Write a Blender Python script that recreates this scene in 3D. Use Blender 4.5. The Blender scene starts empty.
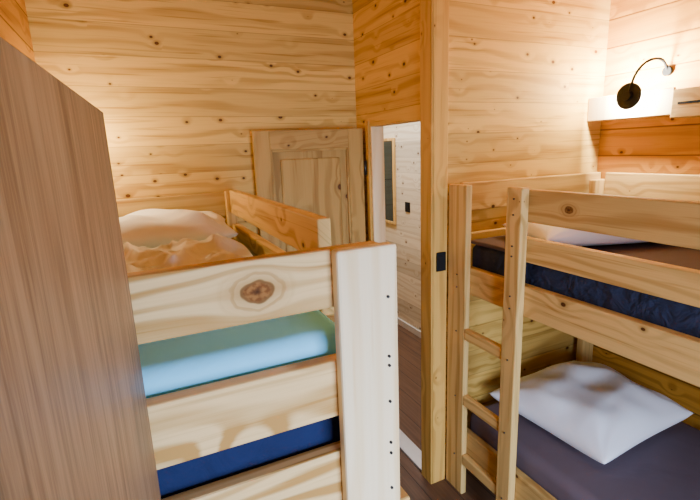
import bpy, bmesh, math, random
from mathutils import Vector, Matrix, noise
scene=bpy.context.scene
COL=scene.collection
H=1.70
# ---------------------------------------------------------------- materials
class NT:
    def __init__(s,name):
        s.m=bpy.data.materials.new(name); s.m.use_nodes=True
        s.t=s.m.node_tree; s.t.nodes.clear()
        s.out=s.t.nodes.new('ShaderNodeOutputMaterial')
        s.b=s.t.nodes.new('ShaderNodeBsdfPrincipled')
        s.t.links.new(s.b.outputs[0],s.out.inputs[0])
    def set(s,sock,v):
        if isinstance(v,bpy.types.NodeSocket): s.t.links.new(v,sock)
        elif v is not None: sock.default_value=v
    def math(s,op,a,b=None,c=None,clamp=False):
        n=s.t.nodes.new('ShaderNodeMath'); n.operation=op; n.use_clamp=clamp
        s.set(n.inputs[0],a)
        if b is not None: s.set(n.inputs[1],b)
        if c is not None: s.set(n.inputs[2],c)
        return n.outputs[0]
    def mr(s,v,a,b,c,d,smooth=True):
        n=s.t.nodes.new('ShaderNodeMapRange')
        if smooth: n.interpolation_type='SMOOTHSTEP'
        s.set(n.inputs[0],v); s.set(n.inputs[1],a); s.set(n.inputs[2],b); s.set(n.inputs[3],c); s.set(n.inputs[4],d)
        return n.outputs[0]
    def mix(s,f,a,b,mode='MIX'):
        n=s.t.nodes.new('ShaderNodeMix'); n.data_type='RGBA'; n.blend_type=mode
        s.set(n.inputs[0],f)
        s.set(n.inputs[6],a if isinstance(a,bpy.types.NodeSocket) else (*a,1))
        s.set(n.inputs[7],b if isinstance(b,bpy.types.NodeSocket) else (*b,1))
        return n.outputs[2]
    def comb(s,x,y,z=0.0):
        n=s.t.nodes.new('ShaderNodeCombineXYZ'); s.set(n.inputs[0],x); s.set(n.inputs[1],y); s.set(n.inputs[2],z); return n.outputs[0]
    def noise(s,vec,scale=1,detail=2,rough=.5,dist=0):
        n=s.t.nodes.new('ShaderNodeTexNoise'); s.set(n.inputs['Vector'],vec); n.inputs['Scale'].default_value=scale
        n.inputs['Detail'].default_value=detail; n.inputs['Roughness'].default_value=rough; n.inputs['Distortion'].default_value=dist
        return n.outputs[0]
    def pos(s):
        g=s.t.nodes.new('ShaderNodeNewGeometry'); x=s.t.nodes.new('ShaderNodeSeparateXYZ'); s.t.links.new(g.outputs['Position'],x.inputs[0])
        return {'x':x.outputs[0],'y':x.outputs[1],'z':x.outputs[2]}
    def bump(s,h,st=.3,dist=.01):
        n=s.t.nodes.new('ShaderNodeBump'); n.inputs['Strength'].default_value=st; n.inputs['Distance'].default_value=dist
        s.set(n.inputs['Height'],h); s.t.links.new(n.outputs[0],s.b.inputs['Normal'])
    def base(s,c): s.set(s.b.inputs['Base Color'],c if isinstance(c,bpy.types.NodeSocket) else (*c,1))
    def rough(s,v): s.set(s.b.inputs['Roughness'],v)

def pine(name,along,plank=None,light=(.72,.44,.19),dark=(.50,.25,.08),knot=(.07,.022,.005),ks=6.0,kr=.16,kthr=.3,seam=.55,rough=.6,ringf=95,seamw=.003,var=.25,halo=.45,warpk=6.0,ringa=.45,lowa=22.0,voff=0.0,streak=.35,big=(),spec=.18):
    n=NT(name); p=n.pos()
    others=[k for k in 'xyz' if k!=along]
    a=p[along]
    if plank:
        c=p['z'] if along!='z' else n.math('ADD',p['x'],p['y'])
        pid=n.math('FLOOR',n.math('DIVIDE',c,plank))
        w=n.t.nodes.new('ShaderNodeTexWhiteNoise'); w.noise_dimensions='1D'; n.set(w.inputs['W'],n.math('ADD',pid,voff)); rnd=w.outputs['Value']
        fr=n.math('FRACT',n.math('DIVIDE',c,plank))
        ed=n.math('MULTIPLY',n.math('MINIMUM',fr,n.math('SUBTRACT',1.0,fr)),plank)
        sm=n.mr(ed,0.0,seamw,1.0,0.0)
    else:
        c=n.math('ADD',p[others[0]],p[others[1]])
        o=n.t.nodes.new('ShaderNodeObjectInfo'); rnd=o.outputs['Random']; sm=None
    # individually placed large knots: (along, z, radius)
    bigs=[]; cw=c
    for (ba,bz,br) in big:
        wob=n.math('MULTIPLY',n.math('SUBTRACT',n.noise(n.comb(n.math('MULTIPLY',a,40.0),n.math('MULTIPLY',p['z'],40.0)),1,1),.5),br*.55)
        da=n.math('SUBTRACT',a,ba); dz=n.math('SUBTRACT',p['z'],bz)
        dd=n.math('SQRT',n.math('ADD',n.math('MULTIPLY',n.math('MULTIPLY',da,da),.5),n.math('MULTIPLY',dz,dz)))
        g=n.math('POWER',2.718,n.math('MULTIPLY',n.math('MULTIPLY',dd,dd),-1.0/(br*2.4)**2))
        cw=n.math('SUBTRACT',cw,n.math('MULTIPLY',n.math('MULTIPLY',dz,g),.85))
        bigs.append((n.math('ADD',dd,wob),br))
    a2=n.math('ADD',a,n.math('MULTIPLY',rnd,17.3))
    c2=n.math('ADD',cw,n.math('MULTIPLY',rnd,5.7))
    v=n.t.nodes.new('ShaderNodeTexVoronoi'); v.voronoi_dimensions='2D'; v.inputs['Scale'].default_value=1
    n.set(v.inputs['Vector'],n.comb(n.math('MULTIPLY',a2,ks),n.math('MULTIPLY',c2,ks*1.35)))
    d=v.outputs['Distance']
    sx=n.t.nodes.new('ShaderNodeSeparateColor'); n.set(sx.inputs[0],v.outputs['Color']); r=sx.outputs[0]
    rad=n.math('MULTIPLY',n.math('MAXIMUM',n.math('SUBTRACT',r,kthr),0.0),kr)
    rad=n.math('ADD',rad,0.0005)
    dr=n.math('DIVIDE',d,rad)
    kmask=n.mr(dr,.6,1.15,1.0,0.0)
    kcore=n.mr(dr,.2,.75,.35,0.0)
    has=n.math('GREATER_THAN',r,kthr)
    warp=n.math('MULTIPLY',n.mr(d,0.0,.42,1.0,0.0),n.math('MULTIPLY',has,warpk))
    low=n.noise(n.comb(n.math('MULTIPLY',a2,.9),n.math('MULTIPLY',c2,5.0)),1,2)
    ring=n.math('SINE',n.math('ADD',n.math('ADD',n.math('MULTIPLY',c2,ringf),n.math('MULTIPLY',low,lowa)),warp))
    ring=n.mr(ring,-.3,1.0,0.0,1.0)
    fine=n.noise(n.comb(n.math('MULTIPLY',a2,4.0),n.math('MULTIPLY',c2,170.0)),1,3,.6)
    st=n.mr(n.noise(n.comb(n.math('MULTIPLY',a2,2.2),n.math('MULTIPLY',c2,75.0)),1,2,.5,.4),.56,.74,0.0,1.0)
    patch=n.noise(n.comb(n.math('MULTIPLY',a2,1.3),n.math('MULTIPLY',c2,9.0)),1,2)
    f=n.math('ADD',n.math('MULTIPLY',n.math('MULTIPLY',ring,n.mr(patch,.35,.65,.4,1.3)),ringa),n.math('MULTIPLY',fine,.4))
    f=n.math('ADD',f,n.math('MULTIPLY',st,streak),clamp=True)
    col=n.mix(f,light,dark)
    hl=n.math('MULTIPLY',n.mr(dr,.9,2.6,halo,0.0),has)
    col=n.mix(hl,col,tuple(x*.7 for x in dark))
    kc=n.mix(kcore,knot,tuple(x*3 for x in knot))
    col=n.mix(kmask,col,kc)
    for dd,br in bigs:
        q=n.math('DIVIDE',dd,br)
        rr=n.mr(n.math('SINE',n.math('MULTIPLY',q,8.5)),-.2,1.0,0.0,1.0)
        col=n.mix(n.math('MULTIPLY',n.mr(q,1.0,2.9,.8,0.0),n.mr(rr,0.0,1.0,.45,1.0)),col,(dark[0]*.75,dark[1]*.65,dark[2]*.5))
        kn=n.noise(n.comb(n.math('MULTIPLY',a,120.0),n.math('MULTIPLY',p['z'],120.0)),1,2)
        kc2=n.mix(n.mr(kn,.35,.65,0.0,1.0),(.17,.06,.012),(.30,.125,.03))
        kc2=n.mix(n.math('MULTIPLY',rr,.3),kc2,(.12,.04,.009))
        kc2=n.mix(n.mr(q,0.0,.5,.9,0.0),kc2,(.05,.016,.004))
        col=n.mix(n.mr(q,.75,1.05,1.0,0.0),col,kc2)
        col=n.mix(n.mr(n.math('ABSOLUTE',n.math('SUBTRACT',q,.95)),0.0,.2,.6,0.0),col,(.07,.025,.007))
    tone=n.mr(rnd,0.0,1.0,1.0-var,1.0+var*.4,False)
    n2=n.t.nodes.new('ShaderNodeVectorMath'); n2.operation='SCALE'; n.set(n2.inputs[0],col); n.set(n2.inputs['Scale'],tone)
    col=n2.outputs[0]
    if sm is not None:
        col=n.mix(n.math('MULTIPLY',sm,seam),col,(.10,.035,.008))
        n.bump(n.math('SUBTRACT',n.math('MULTIPLY',fine,.12),sm),.2,.002)
    else:
        n.bump(n.math('MULTIPLY',fine,.3),.25,.002)
    n.base(col); n.rough(rough); n.b.inputs['Specular IOR Level'].default_value=spec
    return n.m

def simple(name,col,rough=.6,metal=0,emit=None,es=0,sheen=0,var=.08,sc=25,spec=.5):
    n=NT(name); p=n.pos()
    f=n.noise(n.comb(p['x'],p['y'],p['z']),sc,4)
    c=n.mix(f,tuple(x*(1-var) for x in col),tuple(min(1,x*(1+var)) for x in col))
    n.base(c); n.rough(rough); n.b.inputs['Metallic'].default_value=metal; n.b.inputs['Specular IOR Level'].default_value=spec
    if emit:
        n.b.inputs['Emission Color'].default_value=(*emit,1); n.b.inputs['Emission Strength'].default_value=es
    return n.m

def fabric(name,col,rough=.9,ws=6,st=.2,var=.08):
    n=NT(name); p=n.pos(); v=n.comb(p['x'],p['y'],p['z'])
    w=n.noise(v,ws,3,.5,.8); t=n.noise(v,420,1)
    c=n.mix(w,tuple(x*(1-var) for x in col),tuple(min(1,x*(1+var*.6)) for x in col))
    n.base(c); n.rough(rough); n.b.inputs['Specular IOR Level'].default_value=.15
    n.bump(n.math('ADD',w,n.math('MULTIPLY',t,.02)),st,.02)
    return n.m

def laminate(name):
    n=NT(name); p=n.pos()
    c=n.math('ADD',p['x'],p['y'])
    low=n.noise(n.comb(n.math('MULTIPLY',c,7.0),n.math('MULTIPLY',p['z'],.8)),1,3)
    fine=n.noise(n.comb(n.math('MULTIPLY',c,170.0),n.math('MULTIPLY',p['z'],6.0)),1,4,.7)
    mid=n.noise(n.comb(n.math('MULTIPLY',c,30.0),n.math('MULTIPLY',p['z'],2.6)),1,4,.65,1.2)
    f=n.math('ADD',n.math('MULTIPLY',fine,.5),n.math('MULTIPLY',mid,.55),clamp=True)
    f=n.mr(f,.38,.66,0.0,1.0)
    col=n.mix(f,(.34,.235,.14),(.13,.08,.045))
    col=n.mix(n.mr(low,.35,.7,0.0,.45),col,(.36,.255,.155))
    n.base(col); n.rough(.5); n.b.inputs['Specular IOR Level'].default_value=.3; n.bump(fine,.15,.002)
    return n.m

def floormat():
    n=NT('floor_planks'); p=n.pos()
    W=.14
    pid=n.math('FLOOR',n.math('DIVIDE',p['x'],W)); w=n.t.nodes.new('ShaderNodeTexWhiteNoise'); w.noise_dimensions='1D'; n.set(w.inputs['W'],pid)
    fr=n.math('FRACT',n.math('DIVIDE',p['x'],W)); ed=n.math('MINIMUM',fr,n.math('SUBTRACT',1.0,fr)); sm=n.mr(ed,0.0,.025,1.0,0.0)
    g=n.noise(n.comb(n.math('MULTIPLY',p['x'],60.0),n.math('ADD',n.math('MULTIPLY',p['y'],2.5),n.math('MULTIPLY',w.outputs[0],9.0))),1,4,.6,.5)
    col=n.mix(g,(.20,.105,.055),(.055,.028,.018)); col=n.mix(sm,col,(.012,.01,.01))
    n.base(col); n.rough(.5); n.b.inputs['Specular IOR Level'].default_value=.2; n.bump(n.math('SUBTRACT',n.math('MULTIPLY',g,.2),sm),.3,.003)
    return n.m

WL=(.76,.465,.115); WD=(.41,.21,.034)
wk=dict(ks=6.8,kr=.13,kthr=.32,seam=.45,seamw=.0028,var=.24,halo=.45,warpk=3.0,ringa=.42,streak=.65)
M_wx=pine('pine_wall_planks_x','x',plank=.135,light=WL,dark=WD,**wk)
M_wy=pine('pine_wall_planks_y','y',plank=.135,light=(.74,.43,.095),dark=(.41,.20,.03),**wk)
M_wor=pine('pine_wall_orange','y',plank=.135,light=(.72,.34,.045),dark=(.40,.155,.016),ks=6,seam=.9,seamw=.006,kr=.10)
M_hall=pine('pine_wall_hall','y',plank=.135,light=(.78,.70,.54),dark=(.58,.47,.31),ks=7.5,kr=.14,seam=.35)
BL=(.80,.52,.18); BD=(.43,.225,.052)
M_bx=pine('pine_board_x','x',light=BL,dark=BD,ks=4.2,kr=.12,kthr=.45,ringf=120)
M_by=pine('pine_board_y','y',light=BL,dark=BD,ks=4.2,kr=.10,kthr=.5,ringf=120,lowa=30,streak=.5)
M_byg=pine('pine_board_guard','y',light=BL,dark=BD,ks=4.2,kr=.08,kthr=.6,ringf=120,lowa=30,streak=.5,big=((1.05,1.475,.012),(.35,1.30,.012)))
M_bz=pine('pine_board_z','z',light=BL,dark=BD,ks=4.0,kr=.06,kthr=.7,ringf=120,var=.12)
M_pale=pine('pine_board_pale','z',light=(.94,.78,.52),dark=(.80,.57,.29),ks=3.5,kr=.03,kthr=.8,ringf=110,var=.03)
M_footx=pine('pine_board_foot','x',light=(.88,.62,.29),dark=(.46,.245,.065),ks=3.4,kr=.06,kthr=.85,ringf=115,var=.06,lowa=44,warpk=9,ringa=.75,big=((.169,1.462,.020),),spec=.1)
M_trim=pine('pine_trim_z','z',light=(.70,.40,.09),dark=(.42,.205,.037),ks=5,kr=.08,kthr=.6,var=.1)
M_door=pine('pine_door_z','z',light=(.50,.30,.082),dark=(.28,.145,.03),ks=5,kr=.14,kthr=.3,var=.12)
M_doorx=pine('pine_door_x','x',light=(.50,.30,.082),dark=(.28,.145,.03),ks=5,kr=.12,kthr=.4,var=.1)
M_lam=laminate('grey_oak_laminate'); M_floor=floormat()
M_cyan=fabric('sheet_light_blue',(.20,.66,1.0),st=.3)
M_navy=fabric('mattress_navy',(.012,.02,.07),ws=14,st=.6,var=.3)
M_navy2=fabric('mattress_slate',(.028,.036,.075),ws=14,st=.8,var=.3)
M_gsheet=fabric('sheet_purple_grey',(.16,.125,.155),ws=5,st=.2)
M_gsheet2=fabric('sheet_dark_plum',(.095,.072,.09),ws=5,st=.2)
M_pilW=fabric('pillow_white',(.94,.94,1.0),ws=4,st=.12,var=.03)
M_pilB=fabric('pillow_beige',(.84,.80,.80),ws=4,st=.15,var=.05)
M_duv=fabric('duvet_cream',(.88,.85,.80),ws=5,st=.2)
M_black=simple('black_plastic',(.005,.005,.006),.7,spec=.2)
M_steel=simple('bolt_dark_steel',(.06,.06,.065),.35,.9)
M_chr=simple('steel_handle',(.6,.6,.6),.3,1)
M_white=simple('white_enamel',(.8,.8,.78),.4)
M_led=simple('led_diffuser',(.9,.9,.85),.4,emit=(1,.85,.62),es=14)
M_dark=simple('window_dark_glass',(.006,.018,.012),.06,var=.6,sc=8)

# ---------------------------------------------------------------- mesh helpers
def newobj(name,bm,mat,parent=None,smooth=False,loc=None):
    me=bpy.data.meshes.new(name)
    if loc is None:
        xs=[v.co for v in bm.verts]
        lo=Vector((min(c.x for c in xs),min(c.y for c in xs),min(c.z for c in xs))); hi=Vector((max(c.x for c in xs),max(c.y for c in xs),max(c.z for c in xs)))
        loc=(lo+hi)/2
    bmesh.ops.translate(bm,verts=bm.verts,vec=-Vector(loc))
    bm.normal_update(); bm.to_mesh(me); bm.free()
    ob=bpy.data.objects.new(name,me); COL.objects.link(ob); ob.location=loc
    for m in (mat if isinstance(mat,list) else [mat]): me.materials.append(m)
    if smooth:
        for p in me.polygons: p.use_smooth=True
    if parent:
        ob.parent=parent; ob.matrix_parent_inverse=parent.matrix_world.inverted()
    return ob
def addbox(bm,x0,x1,y0,y1,z0,z1,bev=.0,mi=0,seg=2):
    r=bmesh.ops.create_cube(bm,size=1)
    vs=r['verts']
    for v in vs: v.co=Vector((x0+(v.co.x+.5)*(x1-x0),y0+(v.co.y+.5)*(y1-y0),z0+(v.co.z+.5)*(z1-z0)))
    fs=list({f for v in vs for f in v.link_faces})
    for f in fs: f.material_index=mi
    if bev>0:
        es=list({e for v in vs for e in v.link_edges})
        r=bmesh.ops.bevel(bm,geom=es,offset=bev,segments=seg,affect='EDGES',profile=.5)
        for f in r['faces']: f.material_index=mi
def box(name,x0,x1,y0,y1,z0,z1,mat,parent=None,bev=.0,seg=2):
    bm=bmesh.new(); addbox(bm,x0,x1,y0,y1,z0,z1,bev,0,seg)
    return newobj(name,bm,mat,parent)
def empty(name,loc):
    e=bpy.data.objects.new(name,None); e.empty_display_size=.1; e.location=loc; COL.objects.link(e)
    bpy.context.view_layer.update(); return e
def cyl(name,c,axis,r,l,mat,parent=None,seg=24,bev=0):
    bm=bmesh.new(); bmesh.ops.create_cone(bm,cap_ends=True,segments=seg,radius1=r,radius2=r,depth=l)
    if bev:
        es=[e for e in bm.edges if len(e.link_faces)==2 and any(len(f.verts)>4 for f in e.link_faces)]
        bmesh.ops.bevel(bm,geom=es,offset=bev,segments=2,affect='EDGES')
    q=Vector((0,0,1)).rotation_difference(Vector(axis)).to_matrix().to_4x4()
    bmesh.ops.transform(bm,matrix=Matrix.Translation(c)@q,verts=bm.verts)
    ob=newobj(name,bm,mat,parent)
    for p in ob.data.polygons: p.use_smooth=len(p.vertices)==4
    return ob
def tube(name,pts,r,mat,parent=None):
    cu=bpy.data.curves.new(name,'CURVE'); cu.dimensions='3D'; s=cu.splines.new('NURBS'); s.points.add(len(pts)-1)
    for p,q in zip(s.points,pts): p.co=(*q,1)
    s.use_endpoint_u=True; s.order_u=4; cu.bevel_depth=r; cu.bevel_resolution=4; cu.resolution_u=10; cu.use_fill_caps=True
    tmp=bpy.data.objects.new('tmp',cu); COL.objects.link(tmp); bpy.context.view_layer.update()
    me=bpy.data.meshes.new_from_object(tmp.evaluated_get(bpy.context.evaluated_depsgraph_get()))
    bpy.data.objects.remove(tmp)
    ob=bpy.data.objects.new(name,me); COL.objects.link(ob); me.materials.clear(); me.materials.append(mat)
    for p in me.polygons: p.use_smooth=True
    if parent: ob.parent=parent; ob.matrix_parent_inverse=parent.matrix_world.inverted()
    return ob

# ---------------------------------------------------------------- room shell
XL=-.326; XR=2.28; YB=2.42; YM=1.68; XC=1.19; YF=-1.25; ZC=2.62; T=.1
box('floor',-.6,2.7,-1.5,4.6,-.06,0,M_floor)
box('ceiling',-.6,2.7,-1.5,4.6,ZC,ZC+.06,M_wy)
box('wall_left',XL-T,XL,YF-T,YB+T,0,ZC,M_wor)
box('wall_back',XL,XC-.0,YB,YB+T,0,ZC,M_wx)
box('wall_right',XR,XR+T,YF-T,YM+.08,0,ZC,M_wor)
box('wall_partition',XC,XR,YM,YM+.08,0,ZC,M_wx)
OY0,OY1,OZ=1.76,2.255,1.822
bm=bmesh.new()
addbox(bm,XC,XC+.08,OY0,OY1,OZ,ZC); addbox(bm,XC,XC+.08,OY1,4.4,0,ZC)
newobj('wall_doorway',bm,M_wy)
box('wall_hall_right',2.18,2.26,YM+.08,4.4,0,ZC,M_hall)
box('wall_hall_end',XC-.1,2.3,4.4,4.5,0,ZC,M_hall)
# front wall (behind the camera) with a low glazed window
WX0,WX1,WZ0,WZ1=.05,1.15,.35,1.65
bm=bmesh.new()
addbox(bm,XL,WX0,YF-T,YF,0,ZC); addbox(bm,WX1,XR,YF-T,YF,0,ZC); addbox(bm,WX0,WX1,YF-T,YF,0,WZ0); addbox(bm,WX0,WX1,YF-T,YF,WZ1,ZC)
newobj('wall_front',bm,M_wx)
w=empty('window_1',((WX0+WX1)/2,YF-.05,WZ0))
g=.002
box('frame_bottom',WX0+g,WX1-g,YF-.08,YF-.02,WZ0+g,WZ0+.05,M_bx,w,.003); box('frame_top',WX0+g,WX1-g,YF-.08,YF-.02,WZ1-.05,WZ1-g,M_bx,w,.003)
box('frame_left',WX0+g,WX0+.05,YF-.08,YF-.02,WZ0+.05,WZ1-.05,M_bz,w,.003); box('frame_right',WX1-.05,WX1-g,YF-.08,YF-.02,WZ0+.05,WZ1-.05,M_bz,w,.003)
box('mullion',.585,.615,YF-.07,YF-.03,WZ0+.05,WZ1-.05,M_bz,w,.003)
# corner trim and door casing
box('trim_1',XC-.006,XC+.075,YM-.018,YM,0,ZC,M_trim,None,.002)
box('trim_2',XC-.014,XC,YM-.018,OY0-.012,0,ZC,M_trim,None,.002)
box('trim_3',XC-.012,XC,OY1,OY1+.035,0,OZ+.03,M_trim,None,.002)
box('trim_4',XC+.002,XC+.078,OY1-.014,OY1-.001,0.014,OZ-.001,M_pale,None,.002)
box('trim_5',XC-.005,XC+.085,OY0+.002,OY1-.002,0,.013,simple('threshold_alu',(.55,.55,.58),.35,.6),None,.003)
box('baseboard_hall',2.165,2.18,YM+.09,4.39,0,.06,simple('baseboard_white',(.6,.57,.52),.5),None,.002)
box('baseboard_back',XL,XC-.02,YB-.014,YB,0,.06,M_bx,None,.002)
# hall window (dark narrow)
w2=empty('window_2',(2.17,3.78,1.0))
box('glass',2.166,2.176,3.665,3.89,1.02,1.77,M_dark,w2)
for nm,y0,y1,z0,z1 in (('frame_left',3.64,3.665,.995,1.795),('frame_right',3.89,3.915,.995,1.795),('frame_bottom',3.665,3.89,.995,1.02),('frame_top',3.665,3.89,1.77,1.795)):
    box(nm,2.158,2.179,y0,y1,z0,z1,M_bz,w2,.002)

# ---------------------------------------------------------------- panelled door (open, leaf along back wall)
DW=.60; d=empty('door_1',(XC-.03,2.285,0))
def dbox(nm,a0,a1,z0,z1,t0,t1,m,b=.003): return box(nm,d.location.x-a1,d.location.x-a0,d.location.y+t0,d.location.y+t1,z0,z1,m,d,b)
dbox('stile_hinge',0,.085,.012,1.815,0,.036,M_door); dbox('stile_lock',DW-.085,DW,.012,1.815,0,.036,M_door)
dbox('rail_top',.085,DW-.085,1.715,1.815,0,.036,M_doorx); dbox('rail_bottom',.085,DW-.085,.012,.16,0,.036,M_doorx); dbox('rail_middle',.085,DW-.085,.80,.90,0,.036,M_doorx)
for i,(z0,z1) in enumerate(((.16,.80),(.90,1.715))):
    dbox('panel_%d'%(i+1),.085,DW-.085,z0,z1,.018,.030,M_door,.0)
    dbox('raised_field_%d'%(i+1),.135,DW-.135,z0+.05,z1-.05,.010,.018,M_door,.006)
for z0,z1 in ((.16,.80),(.90,1.715)):
    dbox('moulding_a',.085,.097,z0,z1,.004,.018,M_door,.002); dbox('moulding_b',DW-.097,DW-.085,z0,z1,.004,.018,M_door,.002)
    dbox('moulding_c',.097,DW-.097,z1-.012,z1,.004,.018,M_doorx,.002); dbox('moulding_d',.097,DW-.097,z0,z0+.012,.004,.018,M_doorx,.002)
cyl('handle_rose',(d.location.x-DW+.045,d.location.y-.004,.98),(0,1,0),.024,.008,M_chr,d)
tube('handle_lever',[(d.location.x-DW+.045,d.location.y-.006,.98),(d.location.x-DW+.045,d.location.y-.05,.98),(d.location.x-DW+.07,d.location.y-.055,.98),(d.location.x-DW+.15,d.location.y-.052,.98)],.008,M_chr,d)
for z in (.25,1.6): cyl('hinge_pin_%d'%int(z*10),(d.location.x+.008,d.location.y-.004,z),(0,0,1),.007,.08,M_steel,d)
d.rotation_euler=(0,0,math.radians(-6.5))

# ---------------------------------------------------------------- bunk beds
def bolts(parent,pts,axis,r=.0045):
    for i,p in enumerate(pts): cyl('bolt_%d'%(i+1),p,axis,r,.006,M_steel,parent,12,.001)
def mattress(name,x0,x1,y0,y1,z0,z1,mats,parent,split=None,seg=5,bev=.035):
    bm=bmesh.new()
    if split:
        addbox(bm,x0,x1,y0,y1,z0,split,min(bev,(split-z0)/2.2),0,seg); addbox(bm,x0,x1,y0,y1,split+.0,z1,min(bev,(z1-split)/2.2),1,seg)
    else: addbox(bm,x0,x1,y0,y1,z0,z1,bev,0,seg)
    return newobj(name,bm,mats,parent,True)
# --- left bunk: head at the back wall, foot toward camera
B1=empty('bunk_bed',(.06,1.58,0))
FY=.76
def b(nm,x0,x1,y0,y1,z0,z1,m,bev=.005): return box(nm,x0,x1,y0,y1,z0,z1,m,B1,bev)
LX0=-.315; LX1=.452
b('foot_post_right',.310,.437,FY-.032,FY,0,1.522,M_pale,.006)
b('foot_post_left',LX0,-.275,FY+.036,FY+.076,0,1.50,M_bz)
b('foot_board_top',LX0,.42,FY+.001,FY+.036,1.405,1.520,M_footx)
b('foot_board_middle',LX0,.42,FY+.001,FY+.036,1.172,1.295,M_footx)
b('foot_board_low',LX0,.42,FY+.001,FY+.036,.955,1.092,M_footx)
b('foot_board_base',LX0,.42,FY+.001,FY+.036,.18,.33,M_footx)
b('head_post_right',.40,.45,2.345,2.385,0,1.52,M_bz)
b('head_post_left',LX0,-.275,2.345,2.385,0,1.52,M_bz)
b('head_board_top',LX0,.45,2.386,2.404,1.39,1.512,M_bx)
b('head_board_low',LX0,.45,2.386,2.404,1.12,1.30,M_bx)
b('guard_board_top',.42,.46,1.11,2.344,1.405,1.525,M_by)
b('guard_board_low',.42,.46,1.11,2.344,1.25,1.35,M_by)
b('guard_stile',.379,.419,1.125,1.20,1.0,1.40,M_bz)
b('side_rail_upper',.415,.452,FY+.037,2.344,1.06,1.19,M_by)
b('side_rail_lower',.415,.452,FY+.037,2.344,.20,.33,M_by)
b('wall_rail_upper',LX0,LX0+.03,FY+.077,2.344,1.0,1.13,M_by)
b('wall_rail_lower',LX0,LX0+.03,FY+.077,2.344,.2,.33,M_by)
b('ladder_post',.453,.485,1.17,1.23,0,1.18,M_bz)
for i in range(9):
    y=.86+i*.17
    b('slat_u%d'%i,LX0+.03,.414,y,y+.07,1.035,1.058,M_bx,.002); b('slat_l%d'%i,LX0+.03,.414,y,y+.07,.265,.285,M_bx,.002)
for i,z in enumerate((.25,.55,.86)): b('ladder_rung_%d'%(i+1),.453,.483,FY-.0+.002,1.169,z,z+.05,M_by)
bolts(B1,[(.413,FY-.034,z) for z in (1.42,1.295,1.275,1.195,1.10,1.075,.99)],(0,1,0),.0030)
mattress('mattress_upper',-.283,.365,FY+.045,2.34,1.06,1.338,[M_navy,M_cyan],B1,1.165,6,.03)
mattress('mattress_lower',-.283,.40,FY+.05,2.34,.287,.42,[M_navy],B1)

# --- right bunk: head at partition, side along right wall
B2=empty('bunk_bed.001',(1.8,.7,0))
def c(nm,x0,x1,y0,y1,z0,z1,m,bev=.005): return box(nm,x0,x1,y0,y1,z0,z1,m,B2,bev)
RX=1.30; Y0=-.32; Y1=1.66
c('post_back_left',1.268,1.299,1.535,Y1,0,1.535,M_bz)
c('ladder_post',1.262,1.299,1.22,1.297,0,1.542,M_bz)
c('post_front_left',1.268,1.299,Y0,Y0+.12,0,1.535,M_bz)
c('post_back_right',2.17,2.262,1.60,1.64,0,1.50,M_bz)
c('post_front_right',2.17,2.262,Y0+.03,Y0+.07,0,1.50,M_bz)
c('guard_board_top',RX,RX+.035,Y0,1.292,1.412,1.534,M_byg)
c('guard_board_low',RX,RX+.035,Y0,1.292,1.258,1.352,M_byg)
c('side_rail_upper',RX,RX+.035,Y0,Y1,1.040,1.165,M_by)
c('side_rail_lower',RX,RX+.035,Y0,Y1,.20,.335,M_by)
c('head_board_top',RX+.0355,2.262,1.6405,Y1+.008,1.405,1.535,M_bx)
c('head_board_low',RX+.0355,2.262,1.6405,Y1+.008,1.13,1.30,M_bx)
c('foot_board_top',RX+.0355,2.262,Y0,Y0+.03,1.405,1.535,M_bx)
c('foot_board_low',RX+.0355,2.262,Y0,Y0+.03,1.04,1.30,M_bx)
c('wall_guard',2.234,2.264,Y0+.071,1.599,1.405,1.535,M_by)
c('wall_rail_upper',2.234,2.264,Y0+.071,1.599,1.04,1.165,M_by)
c('wall_rail_lower',2.234,2.264,Y0+.071,1.599,.2,.335,M_by)
for i,z in enumerate((.175,.495,.83)): c('ladder_rung_%d'%(i+1),1.268,1.298,1.2975,1.5345,z,z+.052,M_by)
for i in range(10):
    y=-.24+i*.19
    c('slat_u%d'%i,RX+.036,2.233,y,y+.07,1.075,1.098,M_bx,.002); c('slat_l%d'%i,RX+.036,2.233,y,y+.07,.255,.278,M_bx,.002)
bolts(B2,[(1.2605,1.258,z) for z in (1.50,1.44,1.32,1.28,1.12,1.07,.85,.52,.2)]+[(1.2665,1.59,z) for z in (1.13,1.07,.855,.52,.2)],(1,0,0),.0033)
mattress('mattress_upper',1.342,2.225,-.28,1.595,1.10,1.28,[M_navy2,M_gsheet2],B2,1.262,4,.03)
mattress('mattress_lower',1.342,2.16,-.28,1.595,.28,.425,[M_gsheet],B2,None,5,.045)

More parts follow.
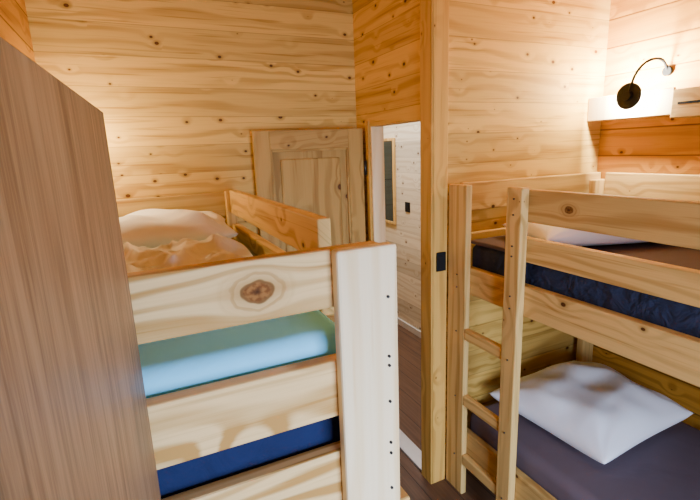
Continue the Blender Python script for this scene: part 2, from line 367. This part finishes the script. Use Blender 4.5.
# ---------------------------------------------------------------- pillows and duvet
def pillow(name,cx,cy,zb,sx,sy,h,rot,mat,seed,tilt=(0,0),n=72,wr=.008):
    bm=bmesh.new(); rows=[]
    R=Matrix.Rotation(math.radians(rot),3,'Z')
    def P(u,v,s):
        e=max(0,(1-abs(u)**2.6)*(1-abs(v)**2.6))
        x=sx/2*u*(1-.07*(1-v*v)*abs(u)**3); y=sy/2*v*(1-.07*(1-u*u)*abs(v)**3)
        z=h*.62*e**.6 if s>0 else -h*.38*e**.35
        if s>0:
            q=Vector((u*1.8+seed,v*1.8,seed*.7))
            z+=wr*noise.noise(q*1.1)*e**.5*1.8
            for (a,bb) in ((1,1),(1,-1),(-1,1),(-1,-1)):
                du,dv=a-u,bb-v; rr=math.hypot(du,dv); th=math.atan2(dv,du)
                z+=wr*.45*math.sin(th*11+seed*3+noise.noise(q)*3)*math.exp(-rr*2.6)*min(1,e*3)
            t=u*.8+v*.5+.35*noise.noise(q*.9)
            z+=wr*.35*math.sin(t*9)*math.exp(-((v-.2)**2)*2)*min(1,e*2)
        p=R@Vector((x,y,0)); return Vector((cx+p.x,cy+p.y,zb+h*.38+z+p.x*tilt[0]+p.y*tilt[1]))
    top=[[bm.verts.new(P(-1+2*i/n,-1+2*j/n,1)) for j in range(n+1)] for i in range(n+1)]
    bot=[[top[i][j] if i in(0,n) or j in(0,n) else bm.verts.new(P(-1+2*i/n,-1+2*j/n,-1)) for j in range(n+1)] for i in range(n+1)]
    for i in range(n):
        for j in range(n):
            bm.faces.new((top[i][j],top[i+1][j],top[i+1][j+1],top[i][j+1]))
            bm.faces.new((bot[i][j],bot[i][j+1],bot[i+1][j+1],bot[i+1][j]))
    return newobj(name,bm,mat,None,True)
pillow('pillow',.06,2.05,1.340,.60,.48,.135,-4,M_pilB,1.3,wr=.020)
pillow('pillow.001',1.74,1.29,1.281,.62,.40,.14,-20,M_pilW,4.1)
pillow('pillow.002',1.775,1.27,.427,.64,.60,.20,3,M_pilW,2.2,wr=.018)
# duvet: rumpled cover on left upper bunk
bm=bmesh.new(); nx,ny=90,110; X0,X1,YA,YZ=-.275,.33,1.04,1.74
def DP(i,j,s):
    u=i/nx; v=j/ny; e=min(1,min(u,1-u)*7)*min(1,min(v,1-v)*9); e=max(0,e)**.5
    x=X0+(X1-X0)*u; y=YA+(YZ-YA)*v
    q=Vector((x*6,y*5,.3))
    r1=1-abs(noise.noise(q*.9+Vector((2,0,0))))*2.6
    r2=1-abs(noise.noise(q*1.7+Vector((5,2,0))))*3.2
    z=.008+e*(.020+.030*max(0,noise.noise(q)+.2)+.032*max(0,r1)+.020*max(0,r2)+.006*(1-abs(noise.noise(q*3.4))*3))
    return Vector((x+.02*noise.noise(q*2),y+.03*noise.noise(q*2+Vector((3,3,3))),1.340+(z if s>0 else 0)))
tp=[[bm.verts.new(DP(i,j,1)) for j in range(ny+1)] for i in range(nx+1)]
bt=[[bm.verts.new(DP(i,j,0)) for j in range(ny+1)] for i in range(nx+1)]
for i in range(nx):
    for j in range(ny):
        bm.faces.new((tp[i][j],tp[i+1][j],tp[i+1][j+1],tp[i][j+1])); bm.faces.new((bt[i][j],bt[i][j+1],bt[i+1][j+1],bt[i+1][j]))
for i in range(nx):
    bm.faces.new((tp[i+1][0],tp[i][0],bt[i][0],bt[i+1][0])); bm.faces.new((tp[i][ny],tp[i+1][ny],bt[i+1][ny],bt[i][ny]))
for j in range(ny):
    bm.faces.new((tp[0][j],tp[0][j+1],bt[0][j+1],bt[0][j])); bm.faces.new((tp[nx][j+1],tp[nx][j],bt[nx][j],bt[nx][j+1]))
newobj('duvet',bm,M_duv,None,True)

# ---------------------------------------------------------------- wardrobe
W=empty('wardrobe',(-.029,.716,0))
wx,wy=-.029,.716
def wb(nm,x0,x1,y0,y1,z0,z1,bev=.0015,m=None): return box(nm,wx+x0,wx+x1,wy+y0,wy+y1,z0,z1,m or M_lam,W,bev)
WH=1.763
wb('door_panel',-.019,0,-.62,0,.07,WH,.0015)
wb('side_far',-.25,-.020,-.018,-.001,0,WH-.004); wb('side_near',-.25,-.020,-.62,-.602,0,WH-.004)
wb('top',-.25,-.020,-.602,-.018,WH-.024,WH-.004); wb('bottom',-.25,-.020,-.602,-.018,.07,.09); wb('back',-.25,-.244,-.602,-.018,.09,WH-.024)
wb('plinth',-.045,-.03,-.602,-.018,0,.069); wb('shelf',-.243,-.022,-.602,-.018,1.3,1.318)
tube('handle',[(wx+.0,wy-.59,1.0),(wx+.028,wy-.59,1.0),(wx+.028,wy-.59,1.14),(wx+.0,wy-.59,1.14)],.005,M_chr,W)
W.rotation_euler=(0,0,math.radians(-3.2))

# ---------------------------------------------------------------- wall shelf with added LED strip + reading lamps
S=empty('wall_shelf',(2.22,1.4,1.80))
def sb(nm,*a,m=M_by,bev=.003): return box(nm,*a,m,S,bev)
sb('shelf_board',2.187,2.279,1.262,1.678,1.800,1.818)
sb('front_board',2.168,2.186,1.262,1.678,1.800,1.915,m=M_pale)  # pale pine puts the reading lamp's glare into the board colour
sb('end_block',2.158,2.279,.80,1.261,1.785,1.905)
sb('end_slot',2.1565,2.1578,.86,1.235,1.84,1.85,m=M_black,bev=0)
sb('added_led_strip',2.21,2.225,1.29,1.65,1.8185,1.827,m=M_led,bev=.001)  # added glowing strip, brightens the wall above the shelf
L=empty('reading_lamp',(2.14,1.43,1.897))
def lamp(L,pts,dc,ax,base,bax):
    cyl('head',dc,ax,.060,.014,M_black,L,40,.003)
    cyl('head_hub',tuple(Vector(dc)-Vector(ax)*.011),ax,.022,.012,M_black,L,24,.002)
    cyl('diffuser',tuple(Vector(dc)+Vector(ax)*.0085),ax,.050,.003,M_led,L,32)
    cyl('wall_base',base,bax,.022,.016,M_black,L,24,.003)
    tube('gooseneck',pts,.0065,M_black,L)
lamp(L,[(2.122,1.43,1.92),(2.115,1.42,1.96),(2.13,1.41,2.01),(2.17,1.39,2.05),(2.22,1.37,2.06),(2.255,1.362,2.04),(2.270,1.36,2.00)],(2.124,1.435,1.897),(1,0,0),(2.271,1.36,2.0),(1,0,0))
L2=empty('reading_lamp.001',(-.28,2.2,1.72))
lamp(L2,[(-.24,2.12,1.74),(-.22,2.12,1.79),(-.22,2.15,1.85),(-.25,2.2,1.87),(-.29,2.24,1.84),(-.315,2.25,1.80)],(-.25,2.13,1.725),(0,1,0),(-.317,2.25,1.80),(1,0,0))
# switches
def switch(name,c0,ax):
    s=empty(name,c0); x,y,z=c0
    if ax=='y':
        box('plate',x-.026,x+.026,y-.008,y,z-.045,z+.045,M_black,s,.003); box('rocker',x-.016,x+.016,y-.012,y-.0081,z-.03,z+.03,M_black,s,.0015)
    else:
        box('plate',x-.008,x,y-.038,y+.038,z-.045,z+.045,M_black,s,.003); box('rocker',x-.012,x-.0081,y-.022,y+.022,z-.022,z+.022,M_black,s,.0015)
switch('light_switch',(1.228,YM-.0185,1.18),'y')
switch('light_switch.001',(2.1795,3.44,1.18),'x')
CL=empty('added_ceiling_lamp',(.7,-.2,ZC))  # added fixture, out of view, for weak warm fill
cyl('rose',(.7,-.2,ZC-.012),(0,0,1),.10,.022,M_white,CL,40,.003); cyl('diffuser',(.7,-.2,ZC-.045),(0,0,1),.085,.043,simple('lamp_glass',(.8,.78,.72),.3,emit=(1,.85,.6),es=2),CL,40,.01)

# ---------------------------------------------------------------- lights
def light(name,typ,loc,power,col,**k):
    l=bpy.data.lights.new(name,typ); l.energy=power; l.color=col
    tgt=k.pop('to',None)
    for a,v in k.items(): setattr(l,a,v)
    o=bpy.data.objects.new(name,l); COL.objects.link(o); o.location=loc
    if tgt: o.rotation_euler=(Vector(tgt)-Vector(loc)).to_track_quat('-Z','Y').to_euler()
    return o
WARM=(1,.84,.48)
light('light_lamp_right','AREA',(2.136,1.435,1.897),75,(1,.95,.80),to=(3,1.435,1.897),shape='DISK',size=.08)
light('fill_shelf_glow','POINT',(2.17,1.51,1.98),42,(1,.87,.53),shadow_soft_size=.05)  # added fill above the shelf, boosts the reading lamp's glow
light('light_lamp_left','POINT',(-.20,2.23,1.78),13,WARM,shadow_soft_size=.05)
light('fill_ceiling','POINT',(.7,-.2,ZC-.16),3,WARM,shadow_soft_size=.09)  # warm fill belonging to the added ceiling fixture
light('daylight_window','AREA',(.6,YF-.14,1.1),64,(.60,.74,1.0),to=(.65,1,.22),shape='RECTANGLE',size=1.0,size_y=1.2,spread=math.radians(110))
light('daylight_hall','AREA',(1.75,3.3,ZC-.1),50,(.84,.91,1.0),to=(1.8,3.2,0),shape='RECTANGLE',size=.7,size_y=1.6)
wd=bpy.data.worlds.new('world'); scene.world=wd; wd.use_nodes=True
bgn=wd.node_tree.nodes['Background']; bgn.inputs[0].default_value=(.5,.7,1,1); bgn.inputs[1].default_value=.6

# ---------------------------------------------------------------- camera
psi,p,rho=math.radians(24.8),math.radians(12.5),math.radians(2.2)
fw=Vector((math.sin(psi)*math.cos(p),math.cos(psi)*math.cos(p),-math.sin(p)))
r0=Vector((math.cos(psi),-math.sin(psi),0)); u0=Vector((math.sin(psi)*math.sin(p),math.cos(psi)*math.sin(p),math.cos(p)))
cr=r0*math.cos(rho)-u0*math.sin(rho); cu=r0*math.sin(rho)+u0*math.cos(rho)
cam=bpy.data.cameras.new('camera'); cam.sensor_width=36; cam.lens=450/700*36; cam.clip_start=.005
co=bpy.data.objects.new('camera',cam); COL.objects.link(co)
m=Matrix((cr,cu,-fw)).transposed().to_4x4(); m.translation=Vector((0,0,H)); co.matrix_world=m
scene.camera=co
